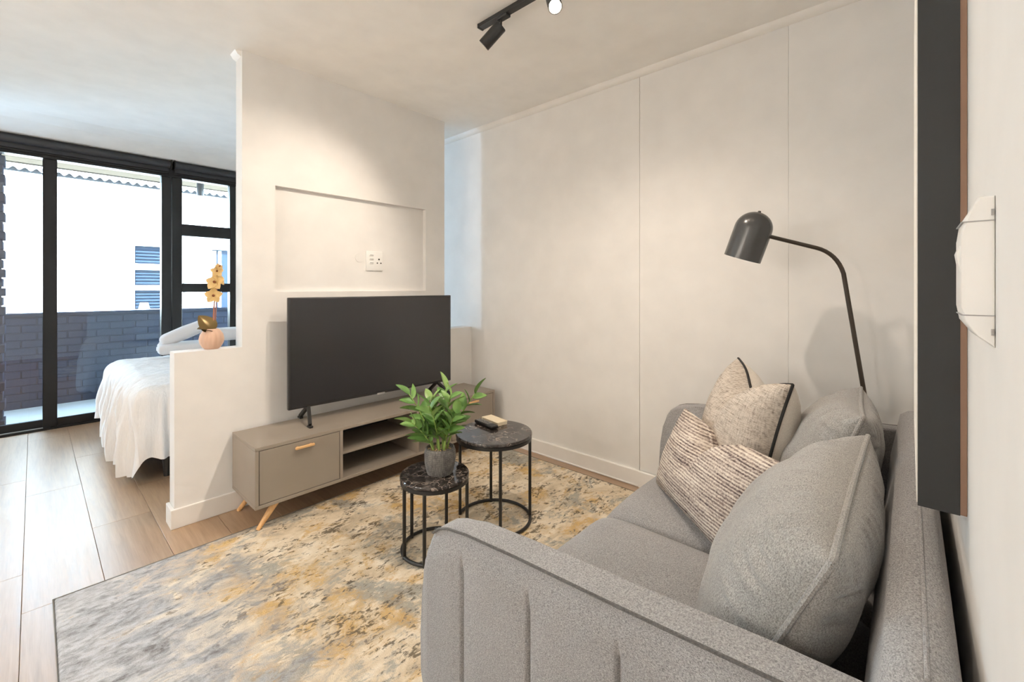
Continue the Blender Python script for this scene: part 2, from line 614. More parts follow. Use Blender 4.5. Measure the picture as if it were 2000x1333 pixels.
# wall round the window
bm = BM()
box(bm, XL, -1.6, YW, YW + .08, -.12, HC)
box(bm, 1.52, XB, YW, YW + .08, -.12, HC)
box(bm, -1.6, 1.52, YW, YW + .08, 2.51, HC)
struct(obj('wall_window', bm, m_wall, smooth=False))
bm = BM(); prism(bm, [(5.0, HC), (5.2, HC - .02), (5.44, 2.525), (YW, 2.525), (YW, HC)], 'X', -1.6, XB)
struct(obj('trim_3', bm, m_ceil, smooth=False))

# sliding door and side light
win = bpy.data.objects.new('window_1', None)
win.location = (0, YW, 0)
COL.objects.link(win)
struct(win, 'black aluminium sliding glass door with a side light onto the balcony')
def wpart(name, *boxes, mat=m_black):
    b = BM()
    for q in boxes:
        box(b, *q, .003, 1)
    return obj(name, b, mat, win)
wpart('head_rail', (-1.6, 1.52, YW - .03, YW + .07, 2.37, 2.51))
wpart('bottom_track', (-1.6, .95, YW - .02, YW + .08, -.01, .018))
wpart('track_rail', (-1.6, .1, YW - .012, YW - .006, .018, .028), mat=m_btn)
wpart('bottom_rail', (.05, .90, YW - .005, YW + .03, .018, .088))
wpart('bottom_rail', (-.80, .13, YW + .035, YW + .07, .018, .085))
wpart('bottom_rail', (-1.55, -.75, YW - .005, YW + .03, .018, .088))
wpart('sliding_stile', (.052, .141, YW - .012, YW + .03, .018, 2.37))
wpart('sliding_stile', (.06, .135, YW + .035, YW + .07, .018, 2.37))
wpart('sliding_stile', (-.80, -.71, YW - .012, YW + .07, .018, 2.37))
wpart('mullion', (.868, .947, YW - .02, YW + .07, 0, 2.37))
wpart('mullion', (.951, 1.035, YW - .02, YW + .07, 0, 2.37))
wpart('side_jamb', (1.464, 1.52, YW - .02, YW + .07, 0, 2.37))
wpart('side_jamb', (-1.6, -1.54, YW - .02, YW + .07, 0, 2.37))
wpart('transom', (1.035, 1.464, YW - .02, YW + .06, 1.782, 1.905))
wpart('transom', (1.035, 1.464, YW - .02, YW + .06, 1.196, 1.289))
wpart('transom', (1.035, 1.464, YW - .02, YW + .06, 0, .09))
for q in ((.141, .868, YW + .010, YW + .016, .088, 2.37), (-.71, .06, YW + .05, YW + .056, .085, 2.37), (-1.54, -.80, YW + .01, YW + .016, .088, 2.37),
          (1.035, 1.464, YW + .02, YW + .026, 1.905, 2.37), (1.035, 1.464, YW + .02, YW + .026, 1.289, 1.782), (1.035, 1.464, YW + .02, YW + .026, .09, 1.196)):
    b = BM()
    v = [b.verts.new(p) for p in ((q[0], q[2], q[4]), (q[1], q[2], q[4]), (q[1], q[2], q[5]), (q[0], q[2], q[5]))]
    b.faces.new(v)
    obj('pane', b, m_glass, win, smooth=False)

# outside: balcony floor, brick parapet, pier and the slab above
bm = BM(); box(bm, -2.6, 4.2, 5.66, 7.0, -.16, -.05)
struct(obj('floor_balcony', bm, m_balcony, smooth=False))
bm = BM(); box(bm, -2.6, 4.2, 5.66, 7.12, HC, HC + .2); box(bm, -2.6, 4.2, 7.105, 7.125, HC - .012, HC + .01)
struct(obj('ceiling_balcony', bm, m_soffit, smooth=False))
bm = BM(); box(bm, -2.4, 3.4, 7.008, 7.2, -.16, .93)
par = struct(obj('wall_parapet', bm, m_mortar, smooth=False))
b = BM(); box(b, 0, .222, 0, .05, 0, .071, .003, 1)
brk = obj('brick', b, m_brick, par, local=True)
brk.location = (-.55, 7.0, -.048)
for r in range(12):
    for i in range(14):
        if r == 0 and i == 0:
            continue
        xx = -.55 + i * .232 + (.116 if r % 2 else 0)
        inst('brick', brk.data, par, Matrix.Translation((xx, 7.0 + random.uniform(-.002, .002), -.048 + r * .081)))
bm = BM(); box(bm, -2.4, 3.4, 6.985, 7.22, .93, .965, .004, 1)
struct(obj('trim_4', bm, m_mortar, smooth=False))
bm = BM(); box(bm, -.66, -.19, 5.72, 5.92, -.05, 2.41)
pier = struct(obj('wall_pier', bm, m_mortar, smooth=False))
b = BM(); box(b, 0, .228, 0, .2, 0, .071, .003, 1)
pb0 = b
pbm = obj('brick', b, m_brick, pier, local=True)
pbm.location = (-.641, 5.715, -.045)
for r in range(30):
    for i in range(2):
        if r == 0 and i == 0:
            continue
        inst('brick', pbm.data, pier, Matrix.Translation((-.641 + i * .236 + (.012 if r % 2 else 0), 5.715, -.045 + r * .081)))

# ------------------------------------------------------------------ neighbouring house
hs = empty('neighbour_house', (1.5, 9.0, -3.0), 'sunlit cream house with a corrugated roof across from the balcony', 'house')
b = BM(); box(b, -5, 9, 9.0, 9.3, -3, 2.75); obj('wall', b, m_house, hs, smooth=False)
b = BM(); box(b, -5, 9, 8.86, 9.0, 2.58, 2.81, .01, 1); obj('fascia', b, m_fascia, hs)
b = BM()
rows = []
NX = 900
for j, (yy, zz) in enumerate(((8.80, 2.842), (12.5, 3.75))):
    rows.append([b.verts.new((-4 + 12 * i / NX, yy, zz + .02 * math.sin((-4 + 12 * i / NX) * 2 * PI / .105))) for i in range(NX + 1)])
for i in range(NX):
    b.faces.new((rows[0][i], rows[0][i + 1], rows[1][i + 1], rows[1][i]))
obj('roof', b, m_roof, hs)
b = BM(); box(b, -5, 9, 8.90, 8.92, 2.80, 2.90); obj('eaves_gap_shade', b, m_dark, hs, smooth=False)  # dark strip standing in for the shaded gaps under the corrugations
def house_window(x0, x1, z0, z1, bars, curtain=False):
    b = BM()
    fw = .07
    box(b, x0 - fw, x0, 8.94, 9.0, z0 - fw, z1 + fw); box(b, x1, x1 + fw, 8.94, 9.0, z0 - fw, z1 + fw)
    box(b, x0, x1, 8.94, 9.0, z0 - fw, z0); box(b, x0, x1, 8.94, 9.0, z1, z1 + fw)
    for a, c in bars:
        box(b, x0, x1, 8.945, 9.0, a, c)
    w = obj('window', b, m_fascia, hs, smooth=False)
    edges = [z0] + [v for a, c in bars for v in (a, c)] + [z1]
    for i in range(0, len(edges), 2):
        b = BM(); box(b, x0, x1, 8.985, 8.995, edges[i], edges[i + 1]); obj('pane', b, m_hpane, w, smooth=False)
        if not curtain:
            z = edges[i] + .03
            while z < edges[i + 1] - .02:
                b = BM(); box(b, x0 + .01, x1 - .01, 8.972, 8.984, z, z + .02); obj('slat', b, m_hslat, w, smooth=False)
                z += .05
    if curtain:
        for xa in (x0 + .02, x0 + .10):
            b = BM(); box(b, xa, xa + .05, 8.965, 8.98, z0 + .02, z1 - .02, .004, 1); obj('curtain', b, m_curtain, w)
house_window(1.063, 1.60, .90, 1.904, ((1.205, 1.277), (1.526, 1.619)))
house_window(2.082, 2.60, .85, 1.905, ((1.22, 1.29),), True)
b = BM(); box(b, .02, .09, 8.93, 9.0, .3, 2.0, .02, 2); obj('downpipe', b, m_fascia, hs)

tl = empty('table_lamp', (1.17, 8.90, .83), 'small white table lamp in front of the blue window across the balcony', 'lamp')
b = BM(); box(b, 1.08, 1.26, 8.84, 8.94, .80, .83, .004, 1); obj('sill_shelf', b, m_fascia, tl)
b = BM(); lathe(b, [(.035, 0), (.035, .01), (.01, .02), (.01, .06)], (1.17, 8.89, .83), 16); obj('base', b, m_fascia, tl)
b = BM(); lathe(b, [(.075, 0), (.05, .12)], (1.17, 8.89, .885), 20); obj('lamp_shade', b, m_curtain, tl)

sp = empty('spotlight_stand_in', (1.37, 6.4, HC), 'small black cylinder under the beige soffit standing in for a spotlight showing in the glass', 'spotlight')  # placed outside in place of a spotlight that shows in the glass
b = BM(); tube(b, [(1.37, 6.4, HC), (1.37, 6.4, 2.50)], .008, 8); obj('stem', b, m_blackmetal, sp)
b = BM(); lathe(b, [(.036, 0), (.037, .005), (.037, .15), (.034, .155)], (1.37, 6.4, 2.362), 20); obj('housing', b, m_blackmetal, sp)

# ------------------------------------------------------------------ roller blinds
def blind(x0, x1, label):
    e = empty('roller_blind', ((x0 + x1) / 2, 5.5, 2.41), label, 'blind', group='roller blinds over the balcony door')
    b = BM(); tube(b, [(x0 + .01, 5.5, 2.485), (x1 - .01, 5.5, 2.485)], .038, 20); obj('roll', b, m_blind, e)
    b = BM(); box(b, x0 + .015, x1 - .015, 5.536, 5.539, 2.41, 2.485); obj('hanging_cloth', b, m_blind, e, smooth=False)
    b = BM(); tube(b, [(x0 + .012, 5.5375, 2.405), (x1 - .012, 5.5375, 2.405)], .011, 10); obj('bottom_bar', b, m_black, e)
    for xx in (x0, x1 - .006):
        b = BM(); box(b, xx, xx + .006, 5.455, 5.55, 2.44, 2.525, .002, 1); obj('bracket', b, m_black, e)
blind(-1.5, .935, 'long black roller blind rolled up above the sliding glass panels')
blind(.955, 1.55, 'short black roller blind rolled up above the narrow side window')

# ------------------------------------------------------------------ bed, duvet, towels
BX, BY0, BY1, BT = .46, 3.54, 5.06, .62
DX, DY0, DY1 = .50, 3.60, 5.02
bed = empty('bed', (1.5, 4.3, 0), 'double bed on short black legs behind the low partition', 'bed')
b = BM(); box(b, BX + .06, 2.5, BY0 + .03, BY1 - .03, .15, .36, .02, 2); obj('base', b, m_bedbase, bed)
b = BM(); box(b, BX + .05, 2.5, BY0 + .02, BY1 - .02, .36, .59, .05, 4); obj('mattress', b, m_mattress, bed)
for lx in (.60, 2.40):
    for ly in (3.64, 4.95):
        b = BM(); lathe(b, [(.022, 0), (.034, .16)], (lx, ly, 0), 16); obj('leg', b, m_blackmetal, bed)

def duvet():
    b = BM()
    r = .10
    nu, nv = 170, 260
    L = 2.42 - DX
    drop_f, drop_n, drop_b = .62, .50, .46
    verts = []
    for i in range(nu + 1):
        a = -L + (L + drop_f) * (i / nu) ** .8          # along -X; > 0 hangs over the foot
        row = []
        for j in range(nv + 1):
            W = DY1 - DY0
            s = -drop_n + (W + drop_n + drop_b) * j / nv  # along Y
            y = DY0 + s
            oy = 0.0
            if s < 0:
                oy, y = s, DY0
            elif s > W:
                oy, y = s - W, DY1
            ox = max(a, 0.0)
            lift = 1.0
            # the hem hangs lower in the middle of the foot end
            if ox > 0:
                ox = ox * (1.0 - .30 * max(0, (y - 4.25) / .8) + .0)
            if ox > 0 and oy != 0:
                dm = drop_n if oy < 0 else drop_b
                ox, oy = ox * math.sqrt(1 - .5 * (oy / dm) ** 2), oy * math.sqrt(1 - .5 * (ox / drop_f) ** 2)
            d = math.hypot(ox, oy)
            x = DX - min(a, 0.0)
            z = BT
            fold = 0.0
            if d > 1e-6:
                dx, dy = -ox / d, oy / d
                if d < r * PI / 2:
                    out, dn = r * math.sin(d / r), r * (1 - math.cos(d / r))
                else:
                    e = d - r * PI / 2
                    out, dn = r + .03 * e, r + e
                tang = (y + (oy if ox < .02 else 0)) if ox > abs(oy) else x
                fold = 1.35 * (.022 * math.sin(tang * 34 + 2.5 * noise.noise((tang * 5, d * 2, 0))) + .03 * noise.noise((tang * 9, d * 3, 3)) + .012 * math.sin(tang * 71 + 1) + .008 * math.sin(tang * 118 + 3 * noise.noise((tang * 3, d, 8)))) * min(1, dn / .28)
                x += dx * (out + fold)
                y += dy * (out + fold)
                z -= dn
                if d > .55:
                    z = max(z, .018 + .01 * math.sin(tang * 12))
            z += .018 * noise.noise((x * 4, y * 4, 1)) + .006 * noise.noise((x * 16, y * 16, 5)) + .03 * max(0, 1 - ((s - W / 2) / (W / 2)) ** 2) * (1 if a < 0 else max(0, 1 - a / .1))
            z = max(z, .012)
            row.append(b.verts.new((x, y, z)))
        verts.append(row)
    for i in range(nu):
        for j in range(nv):
            b.faces.new((verts[i][j], verts[i + 1][j], verts[i + 1][j + 1], verts[i][j + 1]))
    return b
dv = obj('duvet', duvet(), m_duvet, None, angle=180)
tag(dv, 'white crinkled duvet hanging over the foot of the bed nearly to the floor', 'duvet')

def towel(name, c, size, rot, label):
    e = empty(name, c, label, 'towel', rot=rot, group='white towels on the bed')
    L, W, H = size
    b = BM(); box(b, -L / 2, L / 2, -W / 2, W / 2, -H / 2, H / 2, H * .45, 5)
    bmesh.ops.subdivide_edges(b, edges=b.edges[:], cuts=1, use_grid_fill=True)
    for v in b.verts:
        v.co += Vector((noise.noise(v.co * 9), noise.noise(v.co * 9 + Vector((5, 0, 0))), noise.noise(v.co * 9 + Vector((0, 7, 0))))) * .008
    t_ = obj('folded_cloth', b, m_towel, e, local=True, angle=60)
    b = BM(); tube(b, [(-L / 2 - .002, -W / 2 + H * .4, H * .02), (-L / 2 - .002, W / 2 - H * .4, -H * .02)], .004, 6)
    obj('fold_edge', b, m_towel, e, local=True)
towel('bath_towel', (.92, 4.80, .712), (.40, .34, .085), (0, 0, -.15), 'thick folded white towel lying flat on the duvet under the others')
towel('rolled_towel', (.92, 4.80, .845), (.40, .13, .11), (0, -.40, -.05), 'rolled white towel propped at a slant on top of the folded towel')
towel('hand_towel', (1.30, 4.86, .80), (.42, .26, .11), (0, .02, .1), 'folded white towel behind the slanting rolled towel')

# ------------------------------------------------------------------ orchid on the low wall
oc = empty('orchid_pot', (.666, 2.865, .905), 'gold artificial orchid in a ribbed blush pot on the low wall', 'plant')
b = BM()
lathe(b, [(.034, 0), (.046, .012), (.055, .035), (.057, .055), (.053, .08), (.042, .102), (.032, .112), (.030, .108), (.028, .09)], (.666, 2.865, .905), 112,
      rib=lambda a, z: .09 * abs(math.sin(a * 7)) * math.sin(min(1, z / .11) * PI) - .045)
obj('pot', b, m_potpink, oc, angle=60)
stemp = [(.672, 2.865, .99), (.676, 2.868, 1.08), (.678, 2.862, 1.17), (.682, 2.865, 1.26), (.690, 2.86, 1.33), (.694, 2.855, 1.36)]
b = BM(); tube(b, stemp, [.005, .0045, .004, .0035, .003, .002], 8); obj('stem', b, m_orstem, oc)
b = BM(); tube(b, [(p[0] + .010, p[1] + .004, p[2] - .01) for p in stemp[:4]], .003, 8); obj('support_stick', b, m_orstem, oc)

def leaf_bm(L, W, curl=.2, fold=.15, n=8, m=4, thick=.0012):
    b = BM()
    rows = []
    for s in (1, -1):
        g = []
        for i in range(n + 1):
            t = i / n
            w = W / 2 * math.sin(PI * min(1, t ** .8 * .96 + .04)) ** .75
            g.append([b.verts.new((w * (2 * j / m - 1), L * t * (1 - .12 * curl * t), -curl * L * t * t + fold * w * abs(2 * j / m - 1) + s * thick)) for j in range(m + 1)])
        rows.append(g)
        for i in range(n):
            for j in range(m):
                b.faces.new((g[i][j], g[i][j + 1], g[i + 1][j + 1], g[i + 1][j]))
    return b
def orient(p, d, roll=0.0):
    """leaf frame: +Y along d, +Z as near up as possible"""
    d = Vector(d).normalized()
    up = Vector((0, 0, 1)) if abs(d.z) < .95 else Vector((1, 0, 0))
    x = d.cross(up).normalized()
    z = x.cross(d)
    M = Matrix((x, d, z)).transposed().to_4x4()
    return Matrix.Translation(p) @ M @ Matrix.Rotation(roll, 4, 'Y')

base_o = Vector((.666, 2.865, .905))
b = leaf_bm(.112, .092, .25, .22, 10, 6)
lf = obj('leaf', b, m_orleaf, oc, local=True)
lf.matrix_local = orient(Vector((.667, 2.855, 1.0)) - base_o, (-.42, .0, .80), -1.25)
l2 = inst('leaf', lf.data, oc, orient(Vector((.66, 2.855, 1.0)) - base_o, (-.62, -.35, .40), -.3) @ Matrix.Scale(.72, 4))
petal = None
flowers = [((.672, 2.855, 1.20), (-.25, -.9, .1)), ((.678, 2.855, 1.275), (-.5, -.75, .25)), ((.700, 2.858, 1.29), (.5, -.7, .3)), ((.688, 2.855, 1.335), (-.1, -.9, .3)), ((.70, 2.86, 1.362), (.3, -.8, .5))]
for fi, (p, d) in enumerate(flowers):
    sc_ = (1.0, 1.05, .85, .75, .5)[fi]
    d = Vector(d).normalized()
    bh = BM(); lathe(bh, [(.001, 0), (.006 * sc_, .003), (.007 * sc_, .008), (.002, .013)], (0, 0, 0), 10, M=Matrix.Translation(p) @ d.to_track_quat('Z', 'Y').to_matrix().to_4x4())
    fl = obj('flower', bh, m_petal_d, oc)
    side = d.cross(Vector((0, 0, 1))).normalized()
    up = side.cross(d)
    for q in range(5):
        a = PI / 2 + q * 2 * PI / 5
        dirp = side * math.cos(a) + up * math.sin(a) + d * .2
        yv = dirp.normalized(); zv = (d - yv * d.dot(yv)).normalized(); xv = yv.cross(zv)
        Mx = Matrix.Translation(Vector(p) - base_o) @ Matrix((xv, yv, zv)).transposed().to_4x4() @ Matrix.Scale(sc_, 4)
        if petal is None:
            pb_ = leaf_bm(.046, .040, .2, .15, 6, 4, .0008)
            petal = obj('petal', pb_, m_petal, fl, local=True)
            petal.matrix_local = Mx
        else:
            inst('petal', petal.data, fl, Mx)

# ------------------------------------------------------------------ wall socket, blank plate
so = empty('wall_socket', (1.648, YP + nd, 1.365), 'square white wall socket with three switches in the niche', 'socket')
b = BM(); box(b, 1.583, 1.713, YP + nd - .010, YP + nd, 1.365, 1.505, .003, 2); plate = obj('plate', b, m_plastic_w, so)
for z in (1.475, 1.448, 1.421):
    b = BM(); box(b, 1.606, 1.638, YP + nd - .016, YP + nd - .009, z - .008, z + .006, .003, 2); obj('rocker_switch', b, m_plastic_w, so)
    b = BM(); box(b, 1.609, 1.635, YP + nd - .0165, YP + nd - .0155, z - .002, z + .003); obj('switch_slot', b, m_btn, so, smooth=False)
for x, z, r in ((1.682, 1.448, .006), (1.668, 1.421, .005), (1.697, 1.421, .005)):
    b = BM(); tube(b, [(x, YP + nd - .0115, z), (x, YP + nd - .009, z)], r, 12); obj('pin_hole', b, m_dark, so)
b = BM(); tube(b, [(1.535, YP + nd - .004, 1.455), (1.535, YP + nd, 1.455)], .032, 28)
bp = obj('blank_plate', b, m_wall)
tag(bp, 'small round blank cover painted like the wall beside the socket', 'cover plate')

# ------------------------------------------------------------------ television
tvrot = -2.3
tv = empty('television', (1.58, 2.648, .438), 'flat black television standing on splayed feet on the taupe console', 'television', rot=(0, 0, math.radians(tvrot)))
TW, TZ0, TZ1 = 1.172, .092, .748
b = BM(); box(b, -TW / 2, TW / 2, -.012, .016, TZ0, TZ1, .004, 2); obj('bezel', b, m_tvframe, tv, local=True)
b = BM(); box(b, -TW / 2 + .12, TW / 2 - .12, .014, .055, TZ0 + .02, TZ0 + .42, .02, 2); obj('rear_housing', b, m_tvframe, tv, local=True)
b = BM(); box(b, -TW / 2 + .011, TW / 2 - .011, -.0135, -.0118, TZ0 + .014, TZ1 - .009); obj('screen', b, m_screen, tv, local=True, smooth=False)
b = BM(); box(b, -.028, .028, -.0145, -.010, TZ0 - .006, TZ0 + .007, .001, 1); obj('logo_tab', b, m_btn, tv, local=True)
for sx in (-1, 1):
    x0 = sx * .468
    for y1 in (-.115, .115):
        b = BM()
        A, C = Vector((x0, 0.004, TZ0 + .005)), Vector((x0 + sx * .035 * (1 if y1 < 0 else .2), y1, .014))
        dd = (C - A)
        nrm = Vector((1, 0, 0))
        tt = dd.normalized()
        s2 = tt.cross(nrm)
        ring = []
        for P in (A, C):
            ring.append([b.verts.new(P + nrm * u * .009 + s2 * w * .010) for u, w in ((-1, -1), (1, -1), (1, 1), (-1, 1))])
        ring_faces(b, ring[0], ring[1]); b.faces.new(ring[0]); b.faces.new(ring[1])
        box(b, C.x - .010, C.x + .010, C.y - .022, C.y + .022, 0, .012, .002, 1)
        obj('foot', b, m_blackmetal, tv, local=True)

# ------------------------------------------------------------------ media console
RZ = .0095
CX0, CX1, CY0, CY1, CZ0, CZ1 = .746, 2.452, 2.42, 2.79, .126, .438
mc = empty('media_console', ((CX0 + CX1) / 2, (CY0 + CY1) / 2, 0), 'long taupe media console with wooden legs and an open middle', 'console')
P_ = .018
def cpart(name, q, mat=m_console, bev=.0012, par_=None):
    b = BM(); box(b, *q, bev, 1)
    return obj(name, b, mat, par_ or mc)
cpart('top_panel', (CX0, CX1, CY0, CY1, CZ1 - P_, CZ1))
cpart('bottom_panel', (CX0, CX1, CY0, CY1, CZ0, CZ0 + P_))
cpart('side_panel', (CX0, CX0 + P_, CY0, CY1, CZ0 + P_, CZ1 - P_))
cpart('side_panel', (CX1 - P_, CX1, CY0, CY1, CZ0 + P_, CZ1 - P_))
cpart('divider', (1.187, 1.205, CY0, CY1 - .01, CZ0 + P_, CZ1 - P_))
cpart('divider', (1.716, 1.734, CY0, CY1 - .01, CZ0 + P_, CZ1 - P_))
cpart('divider', (1.995, 2.013, CY0, CY1 - .01, CZ0 + P_, CZ1 - P_))
cpart('back_panel', (CX0 + P_, CX1 - P_, CY1 - .008, CY1, CZ0 + P_, CZ1 - P_), m_console_back)
cpart('shelf', (1.205, 1.716, CY0 + .02, CY1 - .01, .272, .288))
for x0, x1, hx in ((.767, 1.184, .985), (2.016, 2.431, 2.215)):
    d_ = cpart('door', (x0, x1, CY0 + .001, CY0 + .018, CZ0 + P_ + .003, CZ1 - P_ - .003))
    b = BM(); box(b, hx - .05, hx + .05, CY0 - .022, CY0 - .010, .383, .396, .002, 1); box(b, hx - .04, hx - .03, CY0 - .012, CY0 + .001, .385, .394); box(b, hx + .03, hx + .04, CY0 - .012, CY0 + .001, .385, .394)
    obj('handle', b, m_handle, d_)
for tx, bx in ((.865, .768), (2.333, 2.43)):
    for ty, by in ((2.465, 2.452), (2.735, 2.765)):
        b = BM(); tube(b, [(bx, by, RZ if by < 2.5 else 0.0), (tx, ty, CZ0 + .002)], [.0105, .019], 16); obj('leg', b, m_legwood, mc)

# ------------------------------------------------------------------ rug
RX0, RX1, RY0, RY1 = .052, 2.46, .62, 2.512
b = BM()
NXr, NYr = 300, 236
g = []
for i in range(NXr + 1):
    row = []
    for j in range(NYr + 1):
        x, y = RX0 + (RX1 - RX0) * i / NXr, RY0 + (RY1 - RY0) * j / NYr
        e = min(i, NXr - i, j, NYr - j)
        h = .0085 + .0016 * noise.noise((x * 30, y * 55, 0)) + .0016 * noise.noise((x * 8, y * 12, 4))
        if e == 0:
            h = .0
        elif e == 1:
            h = .0075
        row.append(b.verts.new((x, y, h)))
    g.append(row)
for i in range(NXr):
    for j in range(NYr):
        b.faces.new((g[i][j], g[i + 1][j], g[i + 1][j + 1], g[i][j + 1]))
rug = empty('area_rug', ((RX0 + RX1) / 2, (RY0 + RY1) / 2, 0), 'distressed cream, ochre and grey area rug on the plank floor', 'rug')
po = obj('pile', b, m_rug, rug, angle=80)
po.data.transform(Matrix.Translation(rug.location)); po.location = -Vector(rug.location)
b = BM(); tube(b, [(RX0, RY0, .0045), (RX1, RY0, .0045), (RX1, RY1, .0045), (RX0, RY1, .0042)], .0036, 6, closed=True)
obj('binding', b, m_rugedge, rug)

# ------------------------------------------------------------------ nesting tables
def nest_table(c, R, H, legs, label):
    e = empty('side_table', (c[0], c[1], RZ), label, 'side table', group='nesting marble tables')
    x, y = c
    b = BM(); lathe(b, [(R - .004, 0), (R, .003), (R, .013), (R - .003, .017)], (x, y, H - .017), 72); obj('marble_top', b, m_marble, e)
    b = BM()
    n = 72
    r0, r1 = R - .018, R - .002
    v = []
    for rr, zz in ((r1, H - .034), (r1, H - .0172), (r0, H - .0172), (r0, H - .034)):
        v.append([b.verts.new((x + rr * math.cos(2 * PI * q / n), y + rr * math.sin(2 * PI * q / n), zz)) for q in range(n)])
    for q in range(4):
        ring_faces(b, v[q], v[(q + 1) % 4])
    obj('top_rim', b, m_blackmetal, e)
    a0, a1 = legs[0], legs[-1]
    b = BM()
    arc = [(x + (R - .01) * math.cos(a0 + (a1 - a0) * q / 48), y + (R - .01) * math.sin(a0 + (a1 - a0) * q / 48), RZ + .0085) for q in range(49)]
    tube(b, arc, .0082, 10)
    obj('base_ring', b, m_blackmetal, e)
    for a in legs:
        px, py = x + (R - .01) * math.cos(a), y + (R - .01) * math.sin(a)
        b = BM(); tube(b, [(px, py, RZ), (px, py, H - .03)], .0082, 12); obj('leg', b, m_blackmetal, e)
D = math.radians
LT, ST = (1.655, 1.639), (1.285, 1.668)
nest_table(LT, .203, .478, [D(-205), D(-132), D(-40), D(42)][0:0] + [D(-150 + 360 - 360 + 0), D(-78), D(-8), D(66), D(110)][0:0] + [D(-126), D(-42), D(50), D(118)], 'taller round dark marble table with the remote control on it')
nest_table(ST, .162, .365, [D(-290), D(-228), D(-140), D(-60), D(0)][0:0] + [D(-40), D(30), D(100), D(168), D(215)], 'shorter round dark marble table carrying the potted plant')

# things on the tall table
rm = empty('remote_control', (1.69, 1.735, .478), 'black television remote control lying on the taller marble table', 'remote', rot=(0, 0, math.radians(-8)))
b = BM(); box(b, -.022, .022, -.085, .085, .003, .020, .006, 3); obj('body', b, m_remote, rm, local=True)
b = BM(); box(b, -.016, .016, -.075, .075, 0, .004); obj('battery_cover', b, m_remote, rm, local=True, smooth=False)
bb_ = BM(); box(bb_, -.0035, .0035, -.003, .003, 0, .003, .001, 1)
bt = obj('button', bb_, m_btn, rm, local=True); bt.location = (-.012, .07, .0195)
for i in range(3):
    for j in range(9):
        if (i, j) != (0, 0):
            inst('button', bt.data, rm, Matrix.Translation((-.012 + i * .012, .07 - j * .0125, .0195)))
cs = empty('card_box', (1.765, 1.745, .478), 'small cream card box beside the remote on the taller table', 'box', rot=(0, 0, math.radians(-8)))
b = BM(); box(b, -.034, .034, -.075, .075, 0, .020, .002, 1); obj('box_body', b, m_cream, cs, local=True)
b = BM(); box(b, -.035, .035, -.076, .076, .014, .022, .002, 1); obj('lid', b, m_cream, cs, local=True)

# potted plant on the small table
pc = Vector((1.30, 1.648, .365))
pp = empty('potted_plant', pc, 'leafy green plant in a grey textured pot on the shorter table', 'plant')
potp = [(.052, 0), (.060, .004)] + [(.060 + .0125 * math.sin(min(1, q / 17) * PI / 2), .006 + q * .0043) for q in range(24)] + [(.070, .112), (.068, .123), (.062, .125), (.061, .112)]
b = BM(); lathe(b, potp, pc, 168, rib=lambda a, z: (.022 * abs(math.sin(a * 14 + z * 240) * math.sin(a * 14 - z * 240)) if .005 < z < .107 else 0)); obj('pot', b, m_pot, pp, angle=80)
b = BM(); lathe(b, [(.01, 0), (.062, .001)], (pc.x, pc.y, pc.z + .108), 32)
for q in range(140):
    a, r = random.uniform(0, 2 * PI), .058 * math.sqrt(random.random())
    bmesh.ops.create_icosphere(b, subdivisions=1, radius=random.uniform(.003, .0055), matrix=Matrix.Translation((pc.x + r * math.cos(a), pc.y + r * math.sin(a), pc.z + .111)))
gv = obj('gravel', b, m_pebble, pp); gv['kind'] = 'stuff'
RT = Vector((math.sin(TH), -math.cos(TH), 0)); FW = Vector((math.cos(TH), math.sin(TH), 0))
leafm = None
stems = [(-.030, .0, -.150, .02, .262), (-.012, .012, -.055, .06, .225), (.0, -.012, -.035, -.08, .235), (.020, .0, .055, -.03, .275), (.030, .012, .165, .04, .262), (-.028, -.012, -.125, -.05, .150), (.012, .0, .02, .05, .285), (.02, -.01, .085, -.07, .20)]
for (r0, f0, r1, f1, hh) in stems:
    p0 = pc + RT * r0 + FW * f0 + Vector((0, 0, .105))
    p3 = pc + RT * r1 + FW * f1 + Vector((0, 0, .105 + hh))
    pts = []
    for q in range(9):
        t = q / 8
        m_ = p0.lerp(p3, t)
        lean = (t ** 1.8 - t)
        m_ += (RT * (r1 - r0) + FW * (f1 - f0)) * lean * .7
        pts.append(m_)
    b = BM(); tube(b, pts, [.0055 - .0035 * q / 8 for q in range(9)], 8)
    st = obj('stem', b, m_stem, pp)
    side = 1
    for q in range(11):
        t = .26 + .74 * q / 10
        i = min(7, int(t * 8)); p = pts[i].lerp(pts[i + 1], t * 8 - i)
        tdir = (pts[i + 1] - pts[i]).normalized()
        az = random.uniform(-.7, .7)
        sd = tdir.cross(FW + RT * az).normalized() * side
        d = (sd * .85 + tdir * (.85 if q < 10 else 3) + Vector((0, 0, .15)))
        s_ = random.uniform(.8, 1.2) * (1 - .15 * abs(t - .6))
        Mx = orient(p - pc, d, random.uniform(-.7, .7)) @ Matrix.Scale(s_, 4)
        if leafm is None:
            leafm = obj('leaf', leaf_bm(.084, .042, .22, .25, 7, 4), m_leaf, st, local=True)
            leafm.matrix_local = Mx
        else:
            inst('leaf', leafm.data, st, Mx)
        side = -side

